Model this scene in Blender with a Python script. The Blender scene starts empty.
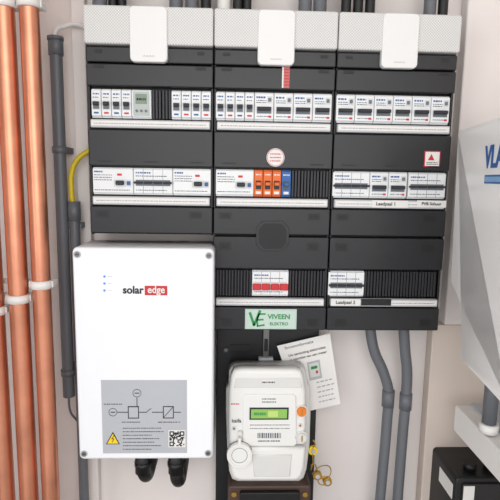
import bpy, bmesh, math, random
from mathutils import Vector, Matrix
random.seed(4)
F=500.0
C=Vector((0,-1.0,1.5))
Zc=Vector((0.01577,0.98953,0.14341)).normalized()
Xc=Vector((0.9992,-0.0104,-0.0383)); Xc=(Xc-Zc*Xc.dot(Zc)).normalized()
Yc=Zc.cross(Xc)
M=Matrix((Xc,Yc,Zc))
def ray(px,py):
    return M@Vector(((px-250)/F,(250-py)/F,-1))
def W(px,py,Y=-0.10):
    d=ray(px,py); t=(Y-C.y)/d.y
    return C+d*t
def hit(px,py,p0,n):
    d=ray(px,py); t=(p0-C).dot(n)/d.dot(n)
    return C+d*t
def X(px,py,Y=-0.10): return W(px,py,Y).x
def Z(px,py,Y=-0.10): return W(px,py,Y).z
# ---------- materials
def lin(c):
    c=c/255.0
    return c/12.92 if c<=0.04045 else ((c+0.055)/1.055)**2.4
def mat(name,rgb,rough=0.5,metal=0.0,var=0.0,scale=20,bump=0.0,coat=0.0,spec=None):
    m=bpy.data.materials.new(name); m.use_nodes=True
    nt=m.node_tree; p=nt.nodes['Principled BSDF']
    col=[lin(v) for v in rgb]+[1]
    p.inputs['Base Color'].default_value=col
    p.inputs['Roughness'].default_value=rough
    p.inputs['Metallic'].default_value=metal
    if coat: p.inputs['Coat Weight'].default_value=coat
    if spec is not None: p.inputs['Specular IOR Level'].default_value=spec
    if var or bump:
        tc=nt.nodes.new('ShaderNodeTexCoord'); n=nt.nodes.new('ShaderNodeTexNoise')
        n.inputs['Scale'].default_value=scale; n.inputs['Detail'].default_value=5
        nt.links.new(tc.outputs['Object'],n.inputs['Vector'])
        if var:
            r=nt.nodes.new('ShaderNodeValToRGB')
            r.color_ramp.elements[0].position=0.3; r.color_ramp.elements[1].position=0.7
            r.color_ramp.elements[0].color=[max(0,c*(1-var)) for c in col[:3]]+[1]
            r.color_ramp.elements[1].color=[min(1,c*(1+var)) for c in col[:3]]+[1]
            nt.links.new(n.outputs['Fac'],r.inputs['Fac']); nt.links.new(r.outputs['Color'],p.inputs['Base Color'])
        if bump:
            b=nt.nodes.new('ShaderNodeBump'); b.inputs['Strength'].default_value=bump; b.inputs['Distance'].default_value=0.002
            nt.links.new(n.outputs['Fac'],b.inputs['Height']); nt.links.new(b.outputs['Normal'],p.inputs['Normal'])
    return m
wall_m=mat('painted_wall',(232,225,221),0.8,var=0.03,scale=6,bump=0.15)
beige_m=mat('beige_plaster',(212,199,188),0.8,var=0.05,scale=5,bump=0.2)
floor_m=mat('concrete_floor',(140,136,130),0.8,var=0.1,scale=8)
blk=mat('black_cover_plastic',(25,26,29),0.36,var=0.05,scale=300)
blk2=mat('black_frame_plastic',(13,14,16),0.45)
blk3=mat('deep_black',(7,7,8),0.5)
slat=mat('black_blank_slat',(25,25,30),0.4)
wht=mat('breaker_white',(226,228,228),0.4)
wht2=mat('breaker_offwhite',(205,208,210),0.45)
gry=mat('toggle_grey',(105,110,116),0.5)
dgry=mat('text_dark',(80,85,95),0.6)
bluet=mat('text_blue',(60,95,150),0.6)
strip=mat('label_strip',(188,190,192),0.35)
lab=mat('label_paper',(226,224,220),0.7)
org=mat('orange_plastic',(222,104,34),0.45)
blu=mat('blue_plastic',(32,92,160),0.45)
redm=mat('red_plastic',(196,38,44),0.45)
inv=mat('inverter_white_enamel',(236,238,241),0.35,bump=0.05,scale=400)
screw=mat('screw_steel',(120,118,115),0.35,metal=0.8)
brass=mat('brass',(190,150,70),0.35,metal=0.9)
pvc=mat('grey_pvc',(100,103,108),0.45,var=0.04,scale=10)
copper=mat('copper',(218,148,118),0.32,metal=0.85,var=0.14,scale=14)
whp=mat('white_plastic',(230,228,224),0.5)
yel=mat('yellow_cable',(214,190,30),0.45)
yelw=mat('warning_yellow',(240,205,20),0.5)
grn=mat('green_print',(35,140,75),0.6)
mint=mat('mint_label',(180,202,190),0.6)
lcd=mat('lcd_green',(140,190,90),0.3)
met=mat('meter_shell',(214,214,210),0.42)
met2=mat('meter_shell_light',(228,228,224),0.4)
tabm=mat('cover_tab',(226,226,224),0.45)
brn=mat('brown_bakelite',(72,52,44),0.5,var=0.1)
silv=mat('label_silver',(178,181,186),0.5)
stxt=mat('strip_text',(160,162,166),0.6)
inkd=mat('ink',(36,38,42),0.6)
oran2=mat('orange_button',(228,125,40),0.5)
boil=mat('boiler_enamel',(242,242,240),0.3)
ledm=mat('blue_led',(70,140,240),0.3)
cov=mat('grey_vent_cover',(200,200,198),0.5)
nt=cov.node_tree; p=nt.nodes['Principled BSDF']
tc=nt.nodes.new('ShaderNodeTexCoord'); ck=nt.nodes.new('ShaderNodeTexChecker'); ck.inputs['Scale'].default_value=420
ck.inputs['Color1'].default_value=(lin(218),lin(218),lin(215),1); ck.inputs['Color2'].default_value=(lin(190),lin(190),lin(188),1)
nt.links.new(tc.outputs['Object'],ck.inputs['Vector']); nt.links.new(ck.outputs['Color'],p.inputs['Base Color'])

# ---------- builders
def empty(name,loc=(0,0,0)):
    e=bpy.data.objects.new(name,None); bpy.context.collection.objects.link(e); e.location=loc; e.empty_display_size=0.05
    return e
class B:
    def __init__(s,name,parent=None):
        s.name=name; s.parent=parent; s.bm=bmesh.new(); s.mats=[]
    def mi(s,m):
        if m not in s.mats: s.mats.append(m)
        return s.mats.index(m)
    def add(s,t,m,xf=None):
        i=s.mi(m)
        for f in t.faces: f.material_index=i
        if xf is not None: t.transform(xf)
        me=bpy.data.meshes.new('t'); t.to_mesh(me); t.free(); s.bm.from_mesh(me); bpy.data.meshes.remove(me)
    def box(s,x0,x1,y0,y1,z0,z1,m,bev=0,seg=2,xf=None):
        t=bmesh.new(); r=bmesh.ops.create_cube(t,size=1)
        x0,x1=min(x0,x1),max(x0,x1);y0,y1=min(y0,y1),max(y0,y1);z0,z1=min(z0,z1),max(z0,z1)
        for v in t.verts:
            v.co=Vector(((x0+x1)/2+v.co.x*(x1-x0),(y0+y1)/2+v.co.y*(y1-y0),(z0+z1)/2+v.co.z*(z1-z0)))
        if bev: bmesh.ops.bevel(t,geom=list(t.edges),offset=bev,segments=seg,profile=0.5,affect='EDGES')
        s.add(t,m,xf)
    def prism(s,poly,yf,yb,m,bev=0,seg=3,xf=None,smooth=False):
        t=bmesh.new()
        a=[t.verts.new((x,yf,z)) for x,z in poly]; b=[t.verts.new((x,yb,z)) for x,z in poly]
        n=len(poly); t.faces.new(a); t.faces.new(b[::-1])
        for i in range(n):
            f=t.faces.new((a[i],b[i],b[(i+1)%n],a[(i+1)%n])); f.smooth=smooth
        bmesh.ops.recalc_face_normals(t,faces=list(t.faces))
        if bev:
            es=[e for e in t.edges if all(abs(v.co.y-yf)<1e-6 for v in e.verts)]
            r=bmesh.ops.bevel(t,geom=es,offset=bev,segments=seg,profile=0.5,affect='EDGES')
            for f in r['faces']: f.smooth=True
        s.add(t,m,xf)
    def cyl(s,c,r,y0,y1,m,seg=24,r2=None,axis='Y',xf=None):
        t=bmesh.new()
        bmesh.ops.create_cone(t,cap_ends=True,segments=seg,radius1=r,radius2=r if r2 is None else r2,depth=1)
        for f in t.faces:
            if len(f.verts)==4: f.smooth=True
        d=y1-y0
        t.transform(Matrix.Diagonal((1,1,abs(d),1)))
        if axis=='Y':
            t.transform(Matrix.Rotation(math.radians(90),4,'X'))
            t.transform(Matrix.Translation((c[0],(y0+y1)/2,c[1])))
        elif axis=='Z':
            t.transform(Matrix.Translation((c[0],c[1],(y0+y1)/2)))
        elif axis=='X':
            t.transform(Matrix.Rotation(math.radians(90),4,'Y'))
            t.transform(Matrix.Translation(((y0+y1)/2,c[0],c[1])))
        s.add(t,m,xf)
    def ring(s,c,ro,ri,yf,yb,m,seg=32):
        t=bmesh.new(); V=[]
        for r,y in ((ro,yf),(ri,yf),(ri,yb),(ro,yb)):
            V.append([t.verts.new((c[0]+r*math.cos(2*math.pi*i/seg),y,c[1]+r*math.sin(2*math.pi*i/seg))) for i in range(seg)])
        for k in range(4):
            for i in range(seg):
                j=(i+1)%seg
                t.faces.new((V[k][i],V[k][j],V[(k+1)%4][j],V[(k+1)%4][i]))
        bmesh.ops.recalc_face_normals(t,faces=list(t.faces)); s.add(t,m)
    def scrib(s,x0,x1,zc,h,yf,m,wmin=0.001,wmax=0.004):
        x=x0
        while x<x1:
            w=random.uniform(wmin,wmax); w=min(w,x1-x)
            if w>0.0004: s.box(x,x+w,yf-0.0003,yf+0.0003,zc-h/2,zc+h/2,m)
            x+=w+random.uniform(0.0006,0.0014)
    def done(s):
        me=bpy.data.meshes.new(s.name); s.bm.to_mesh(me); s.bm.free()
        for m in s.mats: me.materials.append(m)
        o=bpy.data.objects.new(s.name,me); bpy.context.collection.objects.link(o)
        if s.parent: o.parent=s.parent
        return o
def rr(x0,x1,z0,z1,r,n=6):
    pts=[]
    for cx,cz,a0 in ((x1-r,z1-r,0),(x0+r,z1-r,90),(x0+r,z0+r,180),(x1-r,z0+r,270)):
        for i in range(n+1):
            a=math.radians(a0+90*i/n); pts.append((cx+r*math.cos(a),cz+r*math.sin(a)))
    return pts
def meshify(o):
    bpy.context.view_layer.update()
    dg=bpy.context.evaluated_depsgraph_get()
    me=bpy.data.meshes.new_from_object(o.evaluated_get(dg))
    nm=o.name; n=bpy.data.objects.new(nm+'_m',me); bpy.context.collection.objects.link(n)
    n.parent=o.parent; n.matrix_world=o.matrix_world.copy()
    bpy.data.objects.remove(o); n.name=nm
    return n
def tube(name,pts,r,m,parent=None,bez=True,res=16):
    cu=bpy.data.curves.new(name,'CURVE'); cu.dimensions='3D'; cu.bevel_depth=r; cu.bevel_resolution=6; cu.use_fill_caps=True; cu.resolution_u=res
    if bez:
        sp=cu.splines.new('BEZIER'); sp.bezier_points.add(len(pts)-1)
        for b,q in zip(sp.bezier_points,pts): b.co=q; b.handle_left_type=b.handle_right_type='AUTO'
    else:
        sp=cu.splines.new('POLY'); sp.points.add(len(pts)-1)
        for b,q in zip(sp.points,pts): b.co=(*q,1)
    cu.materials.append(m)
    o=bpy.data.objects.new(name,cu); bpy.context.collection.objects.link(o)
    if parent: o.parent=parent
    o=meshify(o)
    for f in o.data.polygons: f.use_smooth=len(f.vertices)==4
    return o
def text(name,body,px,py,hpx,Y,m,parent,align='CENTER',rot=0,bold=0.0,sx=1.0):
    cu=bpy.data.curves.new(name,'FONT'); cu.body=body; cu.align_x=align; cu.align_y='CENTER'
    cu.size=hpx/0.7*(Y-C.y)/F; cu.extrude=0.0002; cu.offset=bold*cu.size; cu.resolution_u=4
    cu.materials.append(m)
    o=bpy.data.objects.new(name,cu); bpy.context.collection.objects.link(o)
    o.rotation_euler=(math.radians(90),math.radians(-rot),0); o.location=W(px,py,Y-0.0004); o.scale=(sx,1,1)
    o.parent=parent
    return meshify(o)

# ---------- room
LX,RX,FY,CZ=-0.58,0.74,-1.6,2.4
def wallbox(name,a,m):
    b=B(name); b.box(*a,m); return b.done()
wallbox('wall_back',(LX,RX,0,0.1,0,CZ),wall_m)
wallbox('wall_left',(LX-0.1,LX,-0.5,0.1,0,CZ),wall_m)
wallbox('wall_right',(RX,RX+0.1,FY,0.1,0,CZ),wall_m)
wallbox('floor',(LX-0.1,RX+0.1,FY,0.1,-0.1,0),floor_m)
wallbox('ceiling',(LX-0.1,RX+0.1,FY,0.1,CZ,CZ+0.1),wall_m)
xp=X(428,400,-0.03)
b=B('trim_1'); b.box(xp,RX,-0.03,0,0,Z(445,325,-0.03),beige_m,0.002); b.done()
b=B('trim_2'); b.box(X(77,200,-0.02),X(90,200,-0.02),-0.02,0,0,CZ,wall_m,0.002); b.done()
b=B('trim_3'); b.box(X(464,60,-0.03),RX,-0.03,0,Z(445,325,-0.03),CZ,wall_m,0.003); b.done()

# ---------- distribution board
board=empty('distribution_board',(0,0,0))
cx=[X(87.8,150),X(213.4,150),X(333.2,150),X(451.5,150)]
zr=lambda py: Z(275,py)
ztop=zr(11)
zb=[zr(236.5),zr(331),zr(331)]
YF=-0.10
g=0.0008
for c in range(3):
    b=B('enclosure_column_%d'%(c+1),board)
    x0,x1=cx[c]+g,cx[c+1]-g
    b.box(x0,x1,-0.082,0,zb[c],ztop-0.004,blk2,0.002)
    for xa,xb in ((x0,x0+0.004),(x1-0.004,x1)):
        b.box(xa,xb,-0.094,-0.08,zb[c],ztop-0.006,blk2,0.001)
    def cover(pa,pb,slots=True,yf=YF):
        za,zb_=zr(pb),zr(pa)
        b.prism(rr(x0,x1,za+0.0006,zb_-0.0006,0.003,3),yf,-0.082,blk,0.0022,2)
        if slots:
            h=zb_-za
            for fx in (0.10,0.86):
                xs=x0+(x1-x0)*fx
                b.box(xs-0.011,xs+0.011,yf-0.0006,yf,zb_-h*0.42,zb_-h*0.18,blk2)
                b.box(xs-0.007,xs+0.007,yf-0.001,yf,zb_-h*0.36,zb_-h*0.24,blk3)
    b.prism(rr(x0,x1,zr(49),ztop,0.004,4),-0.108,-0.082,cov,0.003,3)
    xm=(x0+x1)/2
    hw=0.0315
    b.prism(rr(xm-hw,xm+hw,zr(66.5),ztop-0.001,0.008,6),-0.1115,-0.1,tabm,0.002,3)
    b.box(xm-0.010,xm+0.010,-0.1119,-0.1115,zr(61.5),zr(60),cov)
    cover(50,66.5,slots=False)
    cover(67,90,slots=False)
    for fx in (0.1,0.9):
        xs=x0+(x1-x0)*fx
        b.box(xs-0.009,xs+0.009,YF-0.0008,YF,zr(72),zr(69),blk3)
        b.box(xs-0.006,xs+0.006,YF-0.0008,YF,zr(57),zr(54),blk3)
    cover(132,169,slots=False)
    zz=zr(164)
    for fx in (0.13,0.5,0.87):
        xs=x0+(x1-x0)*fx
        b.box(xs-0.012,xs+0.012,YF-0.0008,YF,zz-0.001,zz+0.001,blk3)
    cover(208,235.5)
    if c>0:
        cover(236.5,269.5)
        cover(307,330.5,slots=False)
        for fx in (0.12,0.88):
            xs=x0+(x1-x0)*fx
            b.box(xs-0.010,xs+0.010,YF-0.0008,YF,zr(326),zr(319),blk2)
            b.box(xs-0.006,xs+0.006,YF-0.0012,YF,zr(324),zr(321),blk3)
        if c==1:
            h=[(256,228),(262,221),(283,221),(289,228),(289,244),(283,251),(262,251),(256,244)]
            pl=[(X(*q),Z(*q)) for q in h]
            b.prism(pl,YF-0.0016,YF+0.002,blk,0.0006,1)
            pc=Vector((sum(q[0] for q in pl)/8,sum(q[1] for q in pl)/8))
            b.prism([(pc.x+(q[0]-pc.x)*.84,pc.y+(q[1]-pc.y)*.84) for q in pl],YF-0.0020,YF,blk3)
    for o_,(pa,pb) in enumerate([(122,131.5),(198,207.5)]+([(298,306.5)] if c>0 else [])):
        b.box(x0+0.002,x1-0.002,-0.092,-0.08,zr(pb),zr(pa),blk3)
        b.prism(rr(x0+0.005,x1-0.005,zr(pb)+0.001,zr(pa)-0.001,0.002,3),-0.1015,-0.09,strip,0.002,2)
        b.box(x0+0.007,x1-0.007,-0.1019,-0.1014,zr(pb)+0.0045,zr(pa)-0.0035,lab)
        b.scrib(x0+0.012,x1-0.012,(zr(pa)+zr(pb))/2,0.0014,-0.1019,stxt,0.001,0.005)
    b.done()

timer_face=mat('timer_face',(176,184,180),0.5); timer_lcd=mat('timer_lcd',(120,138,118),0.3)
def dev(kind,row,pxa,pxb,n=1):
    pa,pb=row; pm=(pa+pb)/2
    z1,z0=zr(pa),zr(pb); H=z1-z0
    xa,xb=X(pxa,pm),X(pxb,pm); w=(xb-xa)/n
    for i in range(n):
        x0=xa+w*i+0.0003; x1=xa+w*(i+1)-0.0003; xm=(x0+x1)/2
        dev.k+=1
        yf=-0.096
        if kind=='blank':
            b=B('blanking_plate_%d'%dev.k,board)
            k=3
            ww=(x1-x0)/k
            for j in range(k): b.box(x0+ww*j+0.0006,x0+ww*(j+1)-0.0006,yf+0.003,-0.081,z0,z1,slat,0.0006,1)
            b.done(); continue
        b=B('circuit_breaker_%d'%dev.k,board)
        body={'orange':org,'blue':blu}.get(kind,wht)
        b.box(x0,x1,yf+0.004,-0.081,z0,z1,body,0.0008,1)
        b.box(x0+0.0002,x1-0.0002,yf,yf+0.006,z0+H*0.06,z1-H*0.04,body,0.001,1)
        t=yf
        if kind=='mcb':
            b.box(xm-0.0066,xm+0.0066,t-0.0004,t,z0+H*0.28,z0+H*0.58,wht2)
            b.box(xm-0.0052,xm+0.0052,t-0.0008,t,z0+H*0.30,z0+H*0.56,gry)
            b.box(xm-0.0045,xm+0.0045,t-0.008,t,z0+H*0.42,z0+H*0.54,inkd,0.0008,1)
            b.scrib(x0+0.003,x1-0.003,z0+H*0.82,0.0026,t,bluet)
            b.scrib(x0+0.003,x1-0.004,z0+H*0.70,0.0016,t,dgry)
            b.box(xm-0.004,xm+0.004,t-0.0005,t,z0+H*0.14,z0+H*0.20,redm if i%2 else bluet)
        elif kind in('rcbo',):
            b.scrib(x0+0.003,xm+0.002,z0+H*0.82,0.0030,t,bluet,0.002,0.005)
            b.scrib(x0+0.003,xm+0.004,z0+H*0.71,0.0014,t,dgry); b.scrib(x0+0.003,xm+0.004,z0+H*0.64,0.0014,t,dgry)
            b.box(xm+0.005,x1-0.003,t-0.0006,t,z0+H*0.62,z0+H*0.86,wht2)
            b.box(xm+0.007,x1-0.005,t-0.003,t,z0+H*0.68,z0+H*0.80,gry,0.0005,1)
            b.box(x0+0.004,x1-0.004,t-0.0006,t,z0+H*0.26,z0+H*0.50,gry)
            b.box(x0+0.005,x1-0.005,t-0.008,t,z0+H*0.36,z0+H*0.48,inkd,0.0008,1)
            b.scrib(x0+0.004,x1-0.006,z0+H*0.16,0.0014,t,dgry)
            b.box(x1-0.009,x1-0.004,t-0.0005,t,z0+H*0.12,z0+H*0.19,redm)
        elif kind in('mcb4','red4'):
            q=(x1-x0)/4
            for j in range(1,4): b.box(x0+q*j-0.0003,x0+q*j+0.0003,t-0.0002,t,z0+H*.06,z1-H*.04,gry)
            tm=redm if kind=='red4' else inkd
            b.box(x0+0.004,x1-0.004,t-0.0006,t,z0+H*0.34,z0+H*0.56,wht2 if kind=='red4' else gry)
            for j in range(4):
                xq=x0+q*(j+.5)
                b.box(xq-0.0075,xq+0.0075,t-0.006,t,z0+H*(.26 if kind=='red4' else .42),z0+H*.50,tm,0.0008,1)
            b.scrib(x0+0.004,x0+0.03,z0+H*0.82,0.0026,t,bluet); b.scrib(x0+0.004,x1-0.01,z0+H*0.70,0.0016,t,dgry)
            b.scrib(x0+0.004,x1-0.01,z0+H*0.18,0.0014,t,dgry)
        elif kind=='rcd':
            b.scrib(x0+0.003,x0+0.018,z0+H*0.84,0.0028,t,bluet,0.002,0.004)
            for f in(.72,.63,.54): b.scrib(x0+0.003,x0+0.034,z0+H*f,0.0014,t,dgry)
            b.box(x1-0.034,x1-0.004,t-0.0006,t,z0+H*0.30,z0+H*0.56,wht2)
            b.box(x1-0.030,x1-0.016,t-0.007,t,z0+H*0.36,z0+H*0.52,inkd,0.001,1)
            b.box(x1-0.028,x1-0.020,t-0.0006,t,z0+H*0.70,z0+H*0.78,redm)
            b.box(x1-0.011,x1-0.005,t-0.003,t,z0+H*0.36,z0+H*0.50,bluet,0.0006,1)
            b.scrib(x0+0.003,x1-0.006,z0+H*0.17,0.0014,t,dgry)
        elif kind=='timer':
            b.box(x0+0.003,x1-0.003,t-0.001,t,z0+H*0.10,z0+H*0.92,timer_face,0.0004,1)
            b.box(x0+0.007,x1-0.007,t-0.0015,t,z0+H*0.50,z0+H*0.84,timer_lcd)
            b.scrib(x0+0.009,x1-0.009,z0+H*0.66,0.004,t-0.0014,inkd)
            for j in range(3): b.cyl((x0+0.009+j*0.008,z0+H*0.26),0.0022,t-0.003,t,gry,12)
        elif kind in('orange','blue'):
            b.scrib(x0+0.003,x1-0.003,z0+H*0.82,0.0022,t,lab)
            b.box(xm-0.0050,xm+0.0050,t-0.0008,t,z0+H*0.28,z0+H*0.60,blk2 if kind=='orange' else dgry)
            b.box(xm-0.0042,xm+0.0042,t-0.008,t,z0+H*0.42,z0+H*0.54,body,0.0008,1)
            b.box(xm-0.0045,xm+0.0045,t-0.0005,t,z0+H*0.1,z0+H*0.2,lab)
        b.done()
dev.k=0
R1=(92,121);R2=(170,197);R3=(271,297)
dev('mcb',R1,90.5,131,4);dev('timer',R1,131,151);dev('blank',R1,151,171,2);dev('mcb',R1,171,211,4)
dev('mcb',R1,215.5,254.5,4);dev('rcbo',R1,254.5,332.5,4)
dev('rcbo',R1,336.5,451,6)
dev('rcd',R2,92,133);dev('mcb4',R2,133,172.5,1);dev('rcd',R2,172.5,211)
dev('rcd',R2,215.5,254);dev('orange',R2,254,281.5,3);dev('blue',R2,281.5,291.5,1);dev('blank',R2,291.5,329.5,4)
dev('mcb4',R2,333,370.5);dev('rcbo',R2,370.5,408,2);dev('mcb4',R2,409,447)
dev('blank',R3,216,252,4);dev('red4',R3,252,289);dev('blank',R3,289,326,4)
dev('mcb4',R3,328.5,365);dev('blank',R3,365,438,8)
# stickers
b=B('stickers',board)
def srect(pa,pb,qa,qb,m,Y=YF,th=0.0008,off=0):
    xm=(pa+pb)/2; ym=(qa+qb)/2
    b.box(X(pa,ym,Y),X(pb,ym,Y),Y-th-off,Y,Z(xm,qb,Y),Z(xm,qa,Y),m)
b.cyl((X(275.5,157.5),Z(275.5,157.5)),0.0160,YF-0.001,YF,lab,32)
b.ring((X(275.5,157.5),Z(275.5,157.5)),0.0150,0.0142,YF-0.0014,YF,redm)
for dz in (-.006,0,.006): b.scrib(X(270,157),X(281,157),Z(275,157.5)+dz,0.0018,YF-0.001,redm)
srect(424,440,151,167,redm); srect(425,439,152,166,lab,off=0.0004)
pc=W(431,157.5); b.prism([(pc.x-.006,pc.z-.005),(pc.x+.006,pc.z-.005),(pc.x,pc.z+.006)],YF-0.0016,YF,redm)
for dz in (-.009,-.012): b.scrib(X(426.5,158),X(438,158),pc.z+dz,0.0014,YF-0.0012,dgry)
srect(282,289.5,67,88,mat('salmon_label',(190,110,108),0.6)); srect(282,283.5,67,88,lab,off=0.0004)
for q in range(6): srect(284.3,289,69+q*3.1,70.2+q*3.1,redm,off=0.0006)
srect(245,296.5,309,329,mint); srect(246.2,295.3,310.2,327.8,mat('mint_inner',(190,208,197),0.6),off=0.0003)
srect(361,391,299,305.5,blk2,Y=-0.102)
for (a,c_,q0,q1) in ((372,408,200.5,207.5),(417,446,200.5,207.5),(331,360,299,305.5)):
    srect(a,c_,q0,q1,lab,Y=-0.1018,th=0.001)
b.done()
text('label_text_1','Laadpaal 1',386,204,3.4,-0.1029,inkd,board,bold=0.01)
text('label_text_2','PVB Schuur',431.5,204,3.0,-0.1029,inkd,board,bold=0.01)
text('label_text_3','Laadpaal 2',345.5,302.5,3.4,-0.1029,inkd,board,bold=0.01)
text('installer_text','VIVEEN',279,317,5,-0.1012,grn,board,bold=0.02)
text('installer_text_small','ELEKTRO',279,324,3.2,-0.1012,grn,board,bold=0.01)
b=B('installer_logo',board)
def line2(b,pts,wd,Y,m):
    for (p,q) in zip(pts[:-1],pts[1:]):
        P=W(*p,Y);Q=W(*q,Y); d=(Q-P); d.y=0; n=Vector((-d.z,0,d.x)).normalized()*wd/2
        e=d.normalized()*wd*0.3
        b.prism([((P-e+n).x,(P-e+n).z),((Q+e+n).x,(Q+e+n).z),((Q+e-n).x,(Q+e-n).z),((P-e-n).x,(P-e-n).z)],Y-0.0006,Y,m)
line2(b,[(250,313),(254,325),(260,311)],0.0045,-0.1012,grn)
line2(b,[(265,314),(259,314),(257,320),(263,319.5)],0.003,-0.1012,grn); line2(b,[(257,320),(257.5,326),(264,325)],0.003,-0.1012,grn)
b.done()

# cables / ducts above the board
cab=empty('cable_bundle')
k=0
for px,r,m in ((100,.013,pvc),(113,.008,blk2),(122,.008,blk2),(176,.012,pvc),(192,.012,pvc),(206,.009,blk2),(224,.012,whp),(238,.009,blk2),(247,.008,blk2),(305,.012,pvc),(320,.012,pvc),(346,.009,blk2),(358,.009,blk2),(370,.009,blk2),(430,.011,pvc),(443,.009,blk2)):
    k+=1; x=X(px,6,-0.05)
    tube('cable_%d'%k,[(x,-0.05,ztop-0.005),(x,-0.05,CZ)],r,m,cab,bez=False)

# ---------- inverter
YI=-0.155
ie=empty('solar_inverter')
ix0,ix1=X(75.3,350,YI),X(213.6,350,YI); iz1,iz0=Z(143,248,YI),Z(146,459.5,YI)
b=B('casing',ie)
b.prism(rr(ix0,ix1,iz0,iz1,0.009,6),YI,-0.055,inv,0.005,4,smooth=True)
b.box(ix0+0.02,ix1-0.02,-0.055,0,iz0+0.03,iz1-0.02,silv)
b.box(ix0+0.03,ix1-0.02,-0.13,-0.06,iz0-0.006,iz0+0.002,blk2,0.002)
for sx,sz in ((ix0+.009,iz1-.012),(ix1-.009,iz1-.012),(ix0+.009,iz0+.012),(ix1-.009,iz0+.012)):
    b.ring((sx,sz),0.0062,0.0042,YI-0.0012,YI,silv); b.cyl((sx,sz),0.0042,YI-0.002,YI,screw,16)
    b.box(sx-.0028,sx+.0028,YI-.0024,YI-.0018,sz-.0005,sz+.0005,inkd)
b.done()
b=B('front_labels',ie)
def fr(pa,pb,qa,qb,m,th=0.0006,Y=YI):
    xm=(pa+pb)/2; ym=(qa+qb)/2
    b.box(X(pa,ym,Y),X(pb,ym,Y),Y-th,Y+0.001,Z(xm,qb,Y),Z(xm,qa,Y),m)
fr(144.8,167.3,285.8,295.2,redm)
fr(102,187,380,453,silv)
for i,q in enumerate((276.5,283.5,290.5)):
    p_=W(104.5,q,YI); b.cyl((p_.x,p_.z),0.0020,YI-0.0006,YI,ledm,12)
    b.scrib(X(108,q,YI),X(112,q,YI),p_.z,0.0008,YI,silv)
T=0.0010
def dr(pa,pb,qa,qb,m=inkd): fr(pa,pb,qa,qb,m,th=T)
for (x_,y_) in ((113,412),(137,393)):
    p_=W(x_,y_,YI); b.ring((p_.x,p_.z),0.0075,0.0067,YI-T,YI,inkd,24)
    dr(x_-2.4,x_+2.4,y_-.4,y_+.4)
dr(117.5,128,411.7,412.4);dr(128,139,406,407);dr(128,139,417.5,418.3);dr(128,128.8,406,418);dr(138.2,139,406,418);dr(139,147,411.7,412.4)
dr(136.7,137.4,397.5,406)
line2(b,[(147,411.5),(151,408.5)],0.0008,YI-T,inkd); dr(152,163,411.7,412.4)
for px in (163,173): dr(px,px+.8,406,418)
dr(163,173.8,406,406.8);dr(163,173.8,417.4,418.2);line2(b,[(163,418),(173.5,406.5)],0.0008,YI-T,inkd)
dr(174,181,411.7,412.4)
for a,c_,q in ((104,122,404),(122,140,422),(158,180,422)):
    b.scrib(X(a,q,YI),X(c_,q,YI),Z(a,q,YI),0.0016,YI-0.0006,inkd,0.001,0.003)
for q in (428,431.5,435,438.5,442,445.5,449):
    b.scrib(X(123,q,YI),X(123+random.uniform(28,42),q,YI),Z(140,q,YI),0.0013,YI-0.0006,inkd,0.001,0.004)
fr(168.5,185.5,430,447,lab,th=0.0009)
for i in range(13):
    for j in range(13):
        corner=(i<4 and j<4) or (i>8 and j<4) or (i<4 and j>8)
        if (corner and (i in(0,3,9,12) or j in (0,3,9,12))) or (not corner and random.random()<.5):
            fr(169.5+i*1.15,170.65+i*1.15,431+j*1.15,432.15+j*1.15,inkd,th=0.0013)
P=[W(*q,YI) for q in ((106,444),(120,444),(113,431.5))]
b.prism([(q.x,q.z) for q in P],YI-0.0010,YI,inkd)
P=[W(*q,YI) for q in ((107.4,443.2),(118.6,443.2),(113,433.4))]
b.prism([(q.x,q.z) for q in P],YI-0.0014,YI,yelw)
line2(b,[(114,435.5),(111.8,438.8),(113.8,438.8),(112.3,442)],0.0010,YI-0.0014,inkd)
b.done()
text('logo_solar','solar',143.4,290.3,7.6,YI,inkd,ie,align='RIGHT',bold=0.03,sx=0.97)
text('logo_edge','edge',156.2,290.0,7.2,YI-0.0008,lab,ie,bold=0.02,sx=0.9)
b=B('cable_glands',ie)
for px in (143,176):
    yy=-0.12
    p_=W(px,466,yy)
    b.cyl((p_.x,yy),0.0145,p_.z-0.012,iz0,blk2,20,axis='Z')
    b.cyl((p_.x,yy),0.0160,p_.z,p_.z+0.010,blk2,8,axis='Z')
b.done()
for i,(px,qq) in enumerate(((143,474),(176,479))):
    p_=W(px,466,-0.12); q_=W(px+2,qq,-0.12)
    tube('inverter_cable_%d'%(i+1),[(p_.x,-0.12,p_.z+.005),(p_.x+.001,-0.12,q_.z+.005),(q_.x,-0.105,q_.z-.012),(q_.x+.001,-0.07,q_.z-0.014),(q_.x+.001,0.0,q_.z-.010)],0.0125,blk2,ie)

# ---------- copper pipes
YP=-0.13
RAILS=[]
for (px,py,r,cy) in ((19,300,.0165,298),(41.5,284,.0155,284),(-6,300,.0165,310)):
    p_=W(px,py,YP); x=p_.x
    e=empty('copper_pipe')
    tube('tube',[(x,YP,0),(x,YP,CZ)],r,copper,e,bez=False)
    b=B('pipe_clamp',e)
    for q in (cy,4,560):
        zc=Z(px,q,YP)
        b.cyl((x,YP),r+0.0032,zc-0.007,zc+0.007,whp,28,axis='Z')
        b.box(x-r-0.006,x+r+0.005,YP-0.002,YP+0.016,zc-0.006,zc+0.006,whp,0.001,1)
        RAILS.append((x+r+.004,zc,YP+r+0.0034))
    b.done()
b=B('pipe_bracket')
for xr_,zc,y_ in RAILS: b.box(LX,xr_,y_,y_+0.008,zc-.004,zc+.004,whp,0.0008,1)
b.done()
Yg=-0.045
e=empty('pvc_conduit')
pt,pb_=W(55.5,38,Yg),W(69,396,Yg)
xg=(pt.x+pb_.x)/2
tube('tube',[(xg,Yg,pb_.z),(xg,Yg,pt.z)],0.0112,pvc,e,bez=False)
b=B('socket',e)
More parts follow.
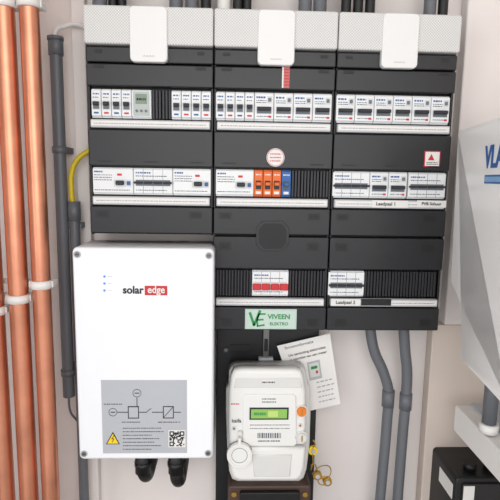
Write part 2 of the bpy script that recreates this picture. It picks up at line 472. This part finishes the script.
b.cyl((xg,Yg),0.0132,pt.z-0.03,pt.z+0.001,pvc,28,axis='Z')
b.cyl((xg,Yg),0.0145,pt.z-0.004,pt.z+0.002,pvc,28,axis='Z')
for q in (150,372):
    zc=Z(62,q,Yg); b.cyl((xg,Yg),0.0135,zc-.006,zc+.006,pvc,28,axis='Z'); b.box(xg-.012,xg+.012,Yg+.005,0,zc-.006,zc+.006,pvc,0.001)
b.done()
tube('cable_1',[(xg,Yg,pb_.z+.02),(xg+.001,Yg,pb_.z-.03),(xg+.006,Yg+.02,pb_.z-.06),(xg+.02,-0.012,pb_.z-.09),(xg+.05,-0.01,pb_.z-.1)],0.0022,gry,e)
tube('cable_2',[(xg,Yg,pt.z-.01),(xg,Yg,pt.z+.01),(xg+.012,Yg+.015,pt.z+.024),(xg+.035,-.03,pt.z+.028),(xg+.06,-.02,pt.z+.018)],0.0045,whp,e)
e=empty('pvc_conduit')
Yg2=-0.045
p1=W(74,202,Yg2)
tube('tube',[(p1.x,Yg2,0),(p1.x,Yg2,p1.z)],0.0095,pvc,e,bez=False)
b=B('socket',e); b.cyl((p1.x,Yg2),0.0115,p1.z-.035,p1.z+.001,pvc,28,axis='Z')
b.box(p1.x-.012,p1.x+.012,Yg2,0,p1.z-.05,p1.z-.04,pvc); b.done()
tube('yellow_cable',[(p1.x-0.001,Yg2,p1.z-.02),W(71.5,190,Yg2),W(72,172,Yg2),W(78,159,Yg2),W(92,149,-0.04)],0.0050,yel,e)

# ---------- meter board and meter
YB=-0.035
b=B('meter_backboard'); mx0,mx1=X(216,420,YB),X(316,420,YB)
zbb=zb[1]
b.prism(rr(mx0,mx1,0.72,zbb-0.001,0.004,3),YB,0,blk2,0.002,2)
b.done()
b=B('mounting_rail')
for px,q in ((226,350),(300,350)):
    p_=W(px,q,YB); b.ring((p_.x,p_.z),.007,.004,YB-.002,YB,blk); b.cyl((p_.x,p_.z),.0035,YB-.001,YB,screw,12)
for q in (345,352,359):
    b.box(X(230,q,YB),X(250,q,YB),YB-.002,YB,Z(240,q,YB)-.001,Z(240,q,YB)+.001,blk3)
b.box(X(262.5,350,YB),X(269,350,YB),YB-.006,YB,Z(265,368,YB),zbb-.001,screw,0.001,1)
b.box(X(258.5,350,YB),X(273,350,YB),YB-.012,YB,Z(265,364,YB),Z(265,356,YB),silv,0.001,1)
b.box(X(264,350,YB),X(267.5,350,YB),YB-.008,YB,Z(265,350,YB),Z(265,338,YB),blk3)
b.done()
me_=empty('electricity_meter')
YM=-0.115
def poly(pts,Y): return [(X(a,c_,Y),Z(a,c_,Y)) for a,c_ in pts]
b=B('housing',me_)
outer=[(229,372),(231.5,368.5),(236,367),(298,367),(303,368),(306,371),(308,384),(310.5,388),(311,410),(310,445),(307,470),(304,479),(299,482.5),(238,482.5),(232,480),(229,472),(227,445),(225.8,410),(226,390),(228.5,385)]
b.prism(poly(outer,YM+.03),YM+.03,-0.05,met,0.006,3,smooth=True)
face=[(231,377),(234,371),(240,369.5),(295,369.5),(301,371),(304,377),(306,392),(306.5,425),(305,446),(229,446),(228.5,425),(229,392)]
b.prism(poly(face,YM),YM,-0.09,met2,0.008,4,smooth=True)
b.box(X(245,470,-.05),X(290,470,-.05),-.051,YB-.0005,Z(265,470,-.05),Z(265,390,-.05),met)
b.prism(poly([(243,397),(246,394.5),(293,394.5),(296,397),(297,444),(294,446.5),(246,446.5),(242.5,444)],YM-.003),YM-.003,YM+.004,met2,0.002,2)
low=[(229,448),(305.5,448),(304.5,468),(302,477),(297,481.5),(239,481.5),(233,478),(230,468)]
b.prism(poly(low,YM-.004),YM-.004,-0.09,met2,0.007,4,smooth=True)
b.prism(poly([(252,455),(292,455),(290,477),(254,477)],YM-.006),YM-.006,YM,met,0.002,2)
b.prism(poly([(236,378),(300,378),(302,388),(234,388)],YM-.001),YM-.001,YM+.004,met,0.001,1)
b.done()
b=B('face_details',me_)
Y=YM-.003
fr(249.5,288.5,407.5,419.5,inkd,th=0.001,Y=Y)
fr(251,287,409,418,lcd,th=0.0016,Y=Y)
fr(268,278,410.5,416.5,mat('lcd_lit',(190,215,120),0.3),th=0.002,Y=Y)
b.scrib(X(254,413,Y),X(266,413,Y),Z(260,413.5,Y),0.005,Y-0.0018,grn,.001,.002)
fr(262,274,380,384,lab,Y=YM-.001); b.scrib(X(262,382,YM),X(275,382,YM),Z(262,382,YM),.003,YM-.0016,dgry)
for q in (399,402): b.scrib(X(262,q,Y),X(276,q,Y),Z(262,q,Y),.002,Y,dgry)
for q in (425,428.5): b.scrib(X(250,q,Y),X(290,q,Y),Z(262,q,Y),.0014,Y,dgry)
x=257.5
while x<281:
    w=random.choice((.5,.9,1.2)); fr(x,x+w,433,438,dgry,th=.0006,Y=Y); x+=w+random.choice((.7,1.0))
b.scrib(X(258,441,Y),X(280,441,Y),Z(262,441,Y),.002,Y-.0003,dgry)
b.scrib(X(231,404,YM),X(240,404,YM),Z(235,404,YM),.0022,YM,redm)
for (px,q,r) in ((234,428,.0045),(300,425,.004)):
    p_=W(px,q,YM); b.cyl((p_.x,p_.z),r,YM-.002,YM+.002,met,20); b.cyl((p_.x,p_.z),r*.5,YM-.003,YM,redm if px>250 else gry,12)
for q,r,m_ in ((411,.0095,oran2),(437,.0095,met)):
    p_=W(301.5,q,YM-.002); b.cyl((p_.x,p_.z),r*1.25,YM-.003,YM+.003,met,24); b.cyl((p_.x,p_.z),r,YM-.008,YM,m_,24,r2=r*.9)
    b.box(p_.x-.001,p_.x+.001,YM-.0092,YM-.007,p_.z-r*.6,p_.z+r*.6,brass)
p_=W(239.5,455.5,YM-.012)
b.cyl((p_.x,p_.z),.0235,YM-.012,YM,met2,36,r2=.0235); b.ring((p_.x,p_.z),.0235,.0200,YM-.0140,YM-.01,whp); b.ring((p_.x,p_.z),.0150,.0142,YM-.0124,YM-.01,gry)
b.cyl((p_.x,p_.z),.0245,YM-.0035,YM-.0025,gry,36)
b.box(p_.x-.003,p_.x+.003,YM-.013,YM-.002,p_.z+.018,p_.z+.034,met2,0.001,1)
p_=W(240,432,YM); b.cyl((p_.x,p_.z),.004,YM-.006,YM,met,16)
b.done()
text('meter_text','kaifa',236.5,421,4,YM-.0006,dgry,me_,bold=.01)
se=empty('sealing_wire')
b=B('sealing_tags',se)
for px,q,m_ in ((317,474,brass),(327,480,brass),(312.5,449,yelw)):
    p_=W(px,q,-.07); b.cyl((p_.x,p_.z),.0090,-.078,-.070,m_,20); b.cyl((p_.x,p_.z),.0045,-.080,-.070,silv,16)
pw=W(320,477,-.07); b.box(pw.x-.014,pw.x+.014,-.074,-.071,pw.z-.003,pw.z+.003,brass,.001)
b.done()
tube('seal_wire_1',[W(311,470,-.078),W(313,464,-.08),W(317,470,-.077),W(322,485,-.075),W(327,480,-.078),W(331,470,-.07),W(322,466,-.08),W(312,474,-.078)],.0011,brass,se)
tube('seal_wire_2',[W(313,440,-.078),W(315,443,-.08),W(312.5,449,-.077),W(313,462,-.08),W(311,470,-.078)],.0011,brass,se)
b=B('main_fuse_box')
YU=-0.10
zt=Z(268,486,YU)
b.prism(rr(X(228,490,YU),X(311,490,YU),0.74,zt,.006,4),YU,YB-.0005,brn,.004,3)
b.prism(rr(X(240,495,YU-.01),X(300,495,YU-.01),0.75,Z(268,493,YU-.01),.004,4),YU-.01,YU+.002,blk3,.002,2)
for px in (234,305): p_=W(px,494,YU); b.cyl((p_.x,p_.z),.005,YU-.003,YU,brass,16)
b.done()
# paper card
ce=empty('information_card')
Yk=-0.0455
b=B('card',ce)
TL,TR,BR,BL=(277,346),(330,333.5),(340.5,404),(300,413)
b.prism(poly([TL,TR,BR,BL],Yk),Yk,Yk+.001,mat('card_paper',(236,234,230),0.7))
u=W(*TL,Yk);v=W(*TR,Yk);w_=W(288,416,Yk)
ex=(v-u);ey=(w_-u)
def cardrect(a0,a1,b0,b1,m,th):
    P=[u+ex*a+ey*bb for a,bb in ((a0,b0),(a1,b0),(a1,b1),(a0,b1))]
    b.prism([(q.x,q.z) for q in P],Yk-th,Yk,m)
for bb in (.62,.69,.76,.83,.90):
    a=.62
    while a<.92 :
        w2=random.uniform(.03,.08)
        cardrect(a,a+w2,bb,bb+.014,stxt,.0003); a+=w2+.02
cardrect(.50,.74,.32,.58,silv,.0003); cardrect(.53,.71,.35,.54,met,.0005); cardrect(.56,.68,.39,.43,grn,.0007); cardrect(.64,.68,.46,.50,redm,.0007)
b.done()
ang=math.degrees(math.atan2(ex.z,ex.x))
text('card_title','Stroominformatie',299,345,3.0,Yk,dgry,ce,rot=ang)
text('card_text','Uw aansluiting elektriciteit',307,351.5,2.6,Yk,inkd,ce,rot=ang,bold=.008)
text('card_text_b','is voorzien van een meter',308.5,356,2.6,Yk,inkd,ce,rot=ang,bold=.008)

# ---------- right conduits
Yr=-0.05
for pts in ([(369,331),(374,350),(384,374),(388.5,392),(387,420),(380,500),(375,560)],[(403,331),(405,350),(407,372),(406,395),(403,430),(397.5,500),(393,560)]):
    e=empty('pvc_conduit')
    P=[W(a,c_,Yr) for a,c_ in pts]; P[0].z=zb[1]
    P.append(Vector((P[-1].x,Yr,0)))
    tube('tube',P,0.0105,pvc,e)
    b=B('socket',e)
    q=W(*pts[3],Yr); b.cyl((q.x,Yr),.0125,q.z-.03,q.z+.004,pvc,28,axis='Z')
    q=W(*pts[5],Yr); b.box(q.x-.013,q.x+.013,Yr,0,q.z-.05,q.z-.038,pvc); b.done()

# ---------- boiler on right wall
a=math.radians(10)
P0=W(457,130,-0.09); dirn=Vector((-math.sin(a),-math.cos(a),0)); n=Vector((-math.cos(a),math.sin(a),0))
be=empty('wall_boiler')
def S(px,py):
    h=hit(px,py,P0,n); return ((h-P0).dot(dirn),h.z)
s1=S(449.5,284); s2=S(500,384)
smax=0.33
zlow=s2[1]-0.02
pl=[(0.0,P0.z),(smax,P0.z),(smax,zlow),(s2[0]+.02,zlow),(s1[0],s1[1])]
def rnd(pl,r,n_=5):
    out=[]
    N=len(pl)
    for i in range(N):
        A=Vector(pl[i-1]);Bq=Vector(pl[i]);Cq=Vector(pl[(i+1)%N])
        d1=(A-Bq).normalized();d2=(Cq-Bq).normalized()
        for k in range(n_+1):
            t=k/n_; p_=(Bq+d1*r)*(1-t)**2+Bq*2*t*(1-t)+(Bq+d2*r)*t*t
            out.append((p_.x,p_.y))
    return out
pl=rnd(pl,.014)
xf=Matrix(((dirn.x,-n.x,0,P0.x),(dirn.y,-n.y,0,P0.y),(0,0,1,0),(0,0,0,1)))
b=B('casing',be)
b.prism(pl,0.0,0.22,boil,.010,5,xf=xf,smooth=True)
s_=S(485,178)
b.box(s_[0],s_[0]+.1,-.0008,.001,S(485,183.5)[1],S(485,175)[1],blu,xf=xf)
b.box(s_[0]+.002,s_[0]+.098,-.0012,.001,S(485,181.7)[1],S(485,176.8)[1],mat('badge_blue',(120,165,210),0.4),xf=xf)
b.done()
def boiltext(name,body,px,py,size,m,bold=.03):
    cu=bpy.data.curves.new(name,'FONT'); cu.body=body; cu.align_y='CENTER'; cu.size=size; cu.extrude=.0003; cu.offset=bold*size
    cu.materials.append(m); o=bpy.data.objects.new(name,cu); bpy.context.collection.objects.link(o)
    h=hit(px,py,P0,n)+n*.0008
    R=Matrix((dirn,Vector((0,0,1)),n)).transposed().to_4x4()
    o.matrix_world=Matrix.Translation(h)@R; o.parent=be
    meshify(o)
boiltext('logo','VLA',485.5,158.5,.044,blu)
# shelf / ledge
b=B('wall_shelf')
sx=X(455,405,-.09); z1=Z(455,405,-.09); z0=Z(455,430,-.09)
b.box(sx,RX,-.55,-.09,z0,z1,whp,.003)
b.box(sx+.03,RX,-.50,-.09,z1,z1+.004,silv)
b.done()
b=B('pipe_stub')
p_=W(486,392,-.2)
b.cyl((p_.x+.01,-.2),.012,z1+.004,zlow,pvc,24,axis='Z') ; b.cyl((p_.x+.01,-.2),.016,z1+.004,z1+.02,whp,24,axis='Z'); b.done()
b=B('junction_box')
Yd=-.14
xa=X(456,480,Yd); z1=Z(460,478,Yd)
b.prism(rr(xa,RX,0.0,z1,.008,4),Yd,-.03,blk2,.004,3)
b.prism(rr(xa+.012,xa+.18,z1-.13,z1-.01,.006,4),Yd-.004,Yd+.001,blk,.002,2)
b.box(xa-.001,xa+.003,Yd+.01,Yd+.07,z1-.05,z1-.02,lab)
b.box(xa+.014,xa+.035,Yd-.005,Yd,z1-.05,z1-.014,lab)
b.cyl((xa+.04,Yd+.03),.012,z1-.001,z1+.014,blk3,20,axis='Z'); b.cyl((xa+.08,Yd+.03),.012,z1-.001,z1+.014,blk3,20,axis='Z')
b.done()

# ---------- camera
cd=bpy.data.cameras.new('camera'); cam=bpy.data.objects.new('camera',cd); bpy.context.collection.objects.link(cam)
cd.sensor_width=36; cd.lens=36; cd.clip_start=0.02
cam.matrix_world=Matrix.Translation(C)@M.to_4x4()
bpy.context.scene.camera=cam
# ---------- light
w=bpy.data.worlds.new('world'); bpy.context.scene.world=w; w.use_nodes=True
bg=w.node_tree.nodes['Background']; bg.inputs[0].default_value=(0.96,0.97,1,1); bg.inputs[1].default_value=1.0
def area(name,loc,target,size,power,col=(1,1,1)):
    l=bpy.data.lights.new(name,'AREA'); l.size=size; l.energy=power; l.color=col
    o=bpy.data.objects.new(name,l); bpy.context.collection.objects.link(o); o.location=loc
    o.rotation_euler=(Vector(target)-Vector(loc)).to_track_quat('-Z','Y').to_euler()
area('hall_light',(0.1,-2.1,1.9),(0,0,1.35),1.5,15,(1,0.98,0.96))
area('boiler_fill_light',(-1.5,-1.5,1.5),(0.4,-0.1,1.3),1.0,10,(1,1,1))  # added fill lamp from the left, brightens the boiler front; no window here
sc=bpy.context.scene
sc.view_settings.view_transform='Standard'; sc.view_settings.exposure=0.0
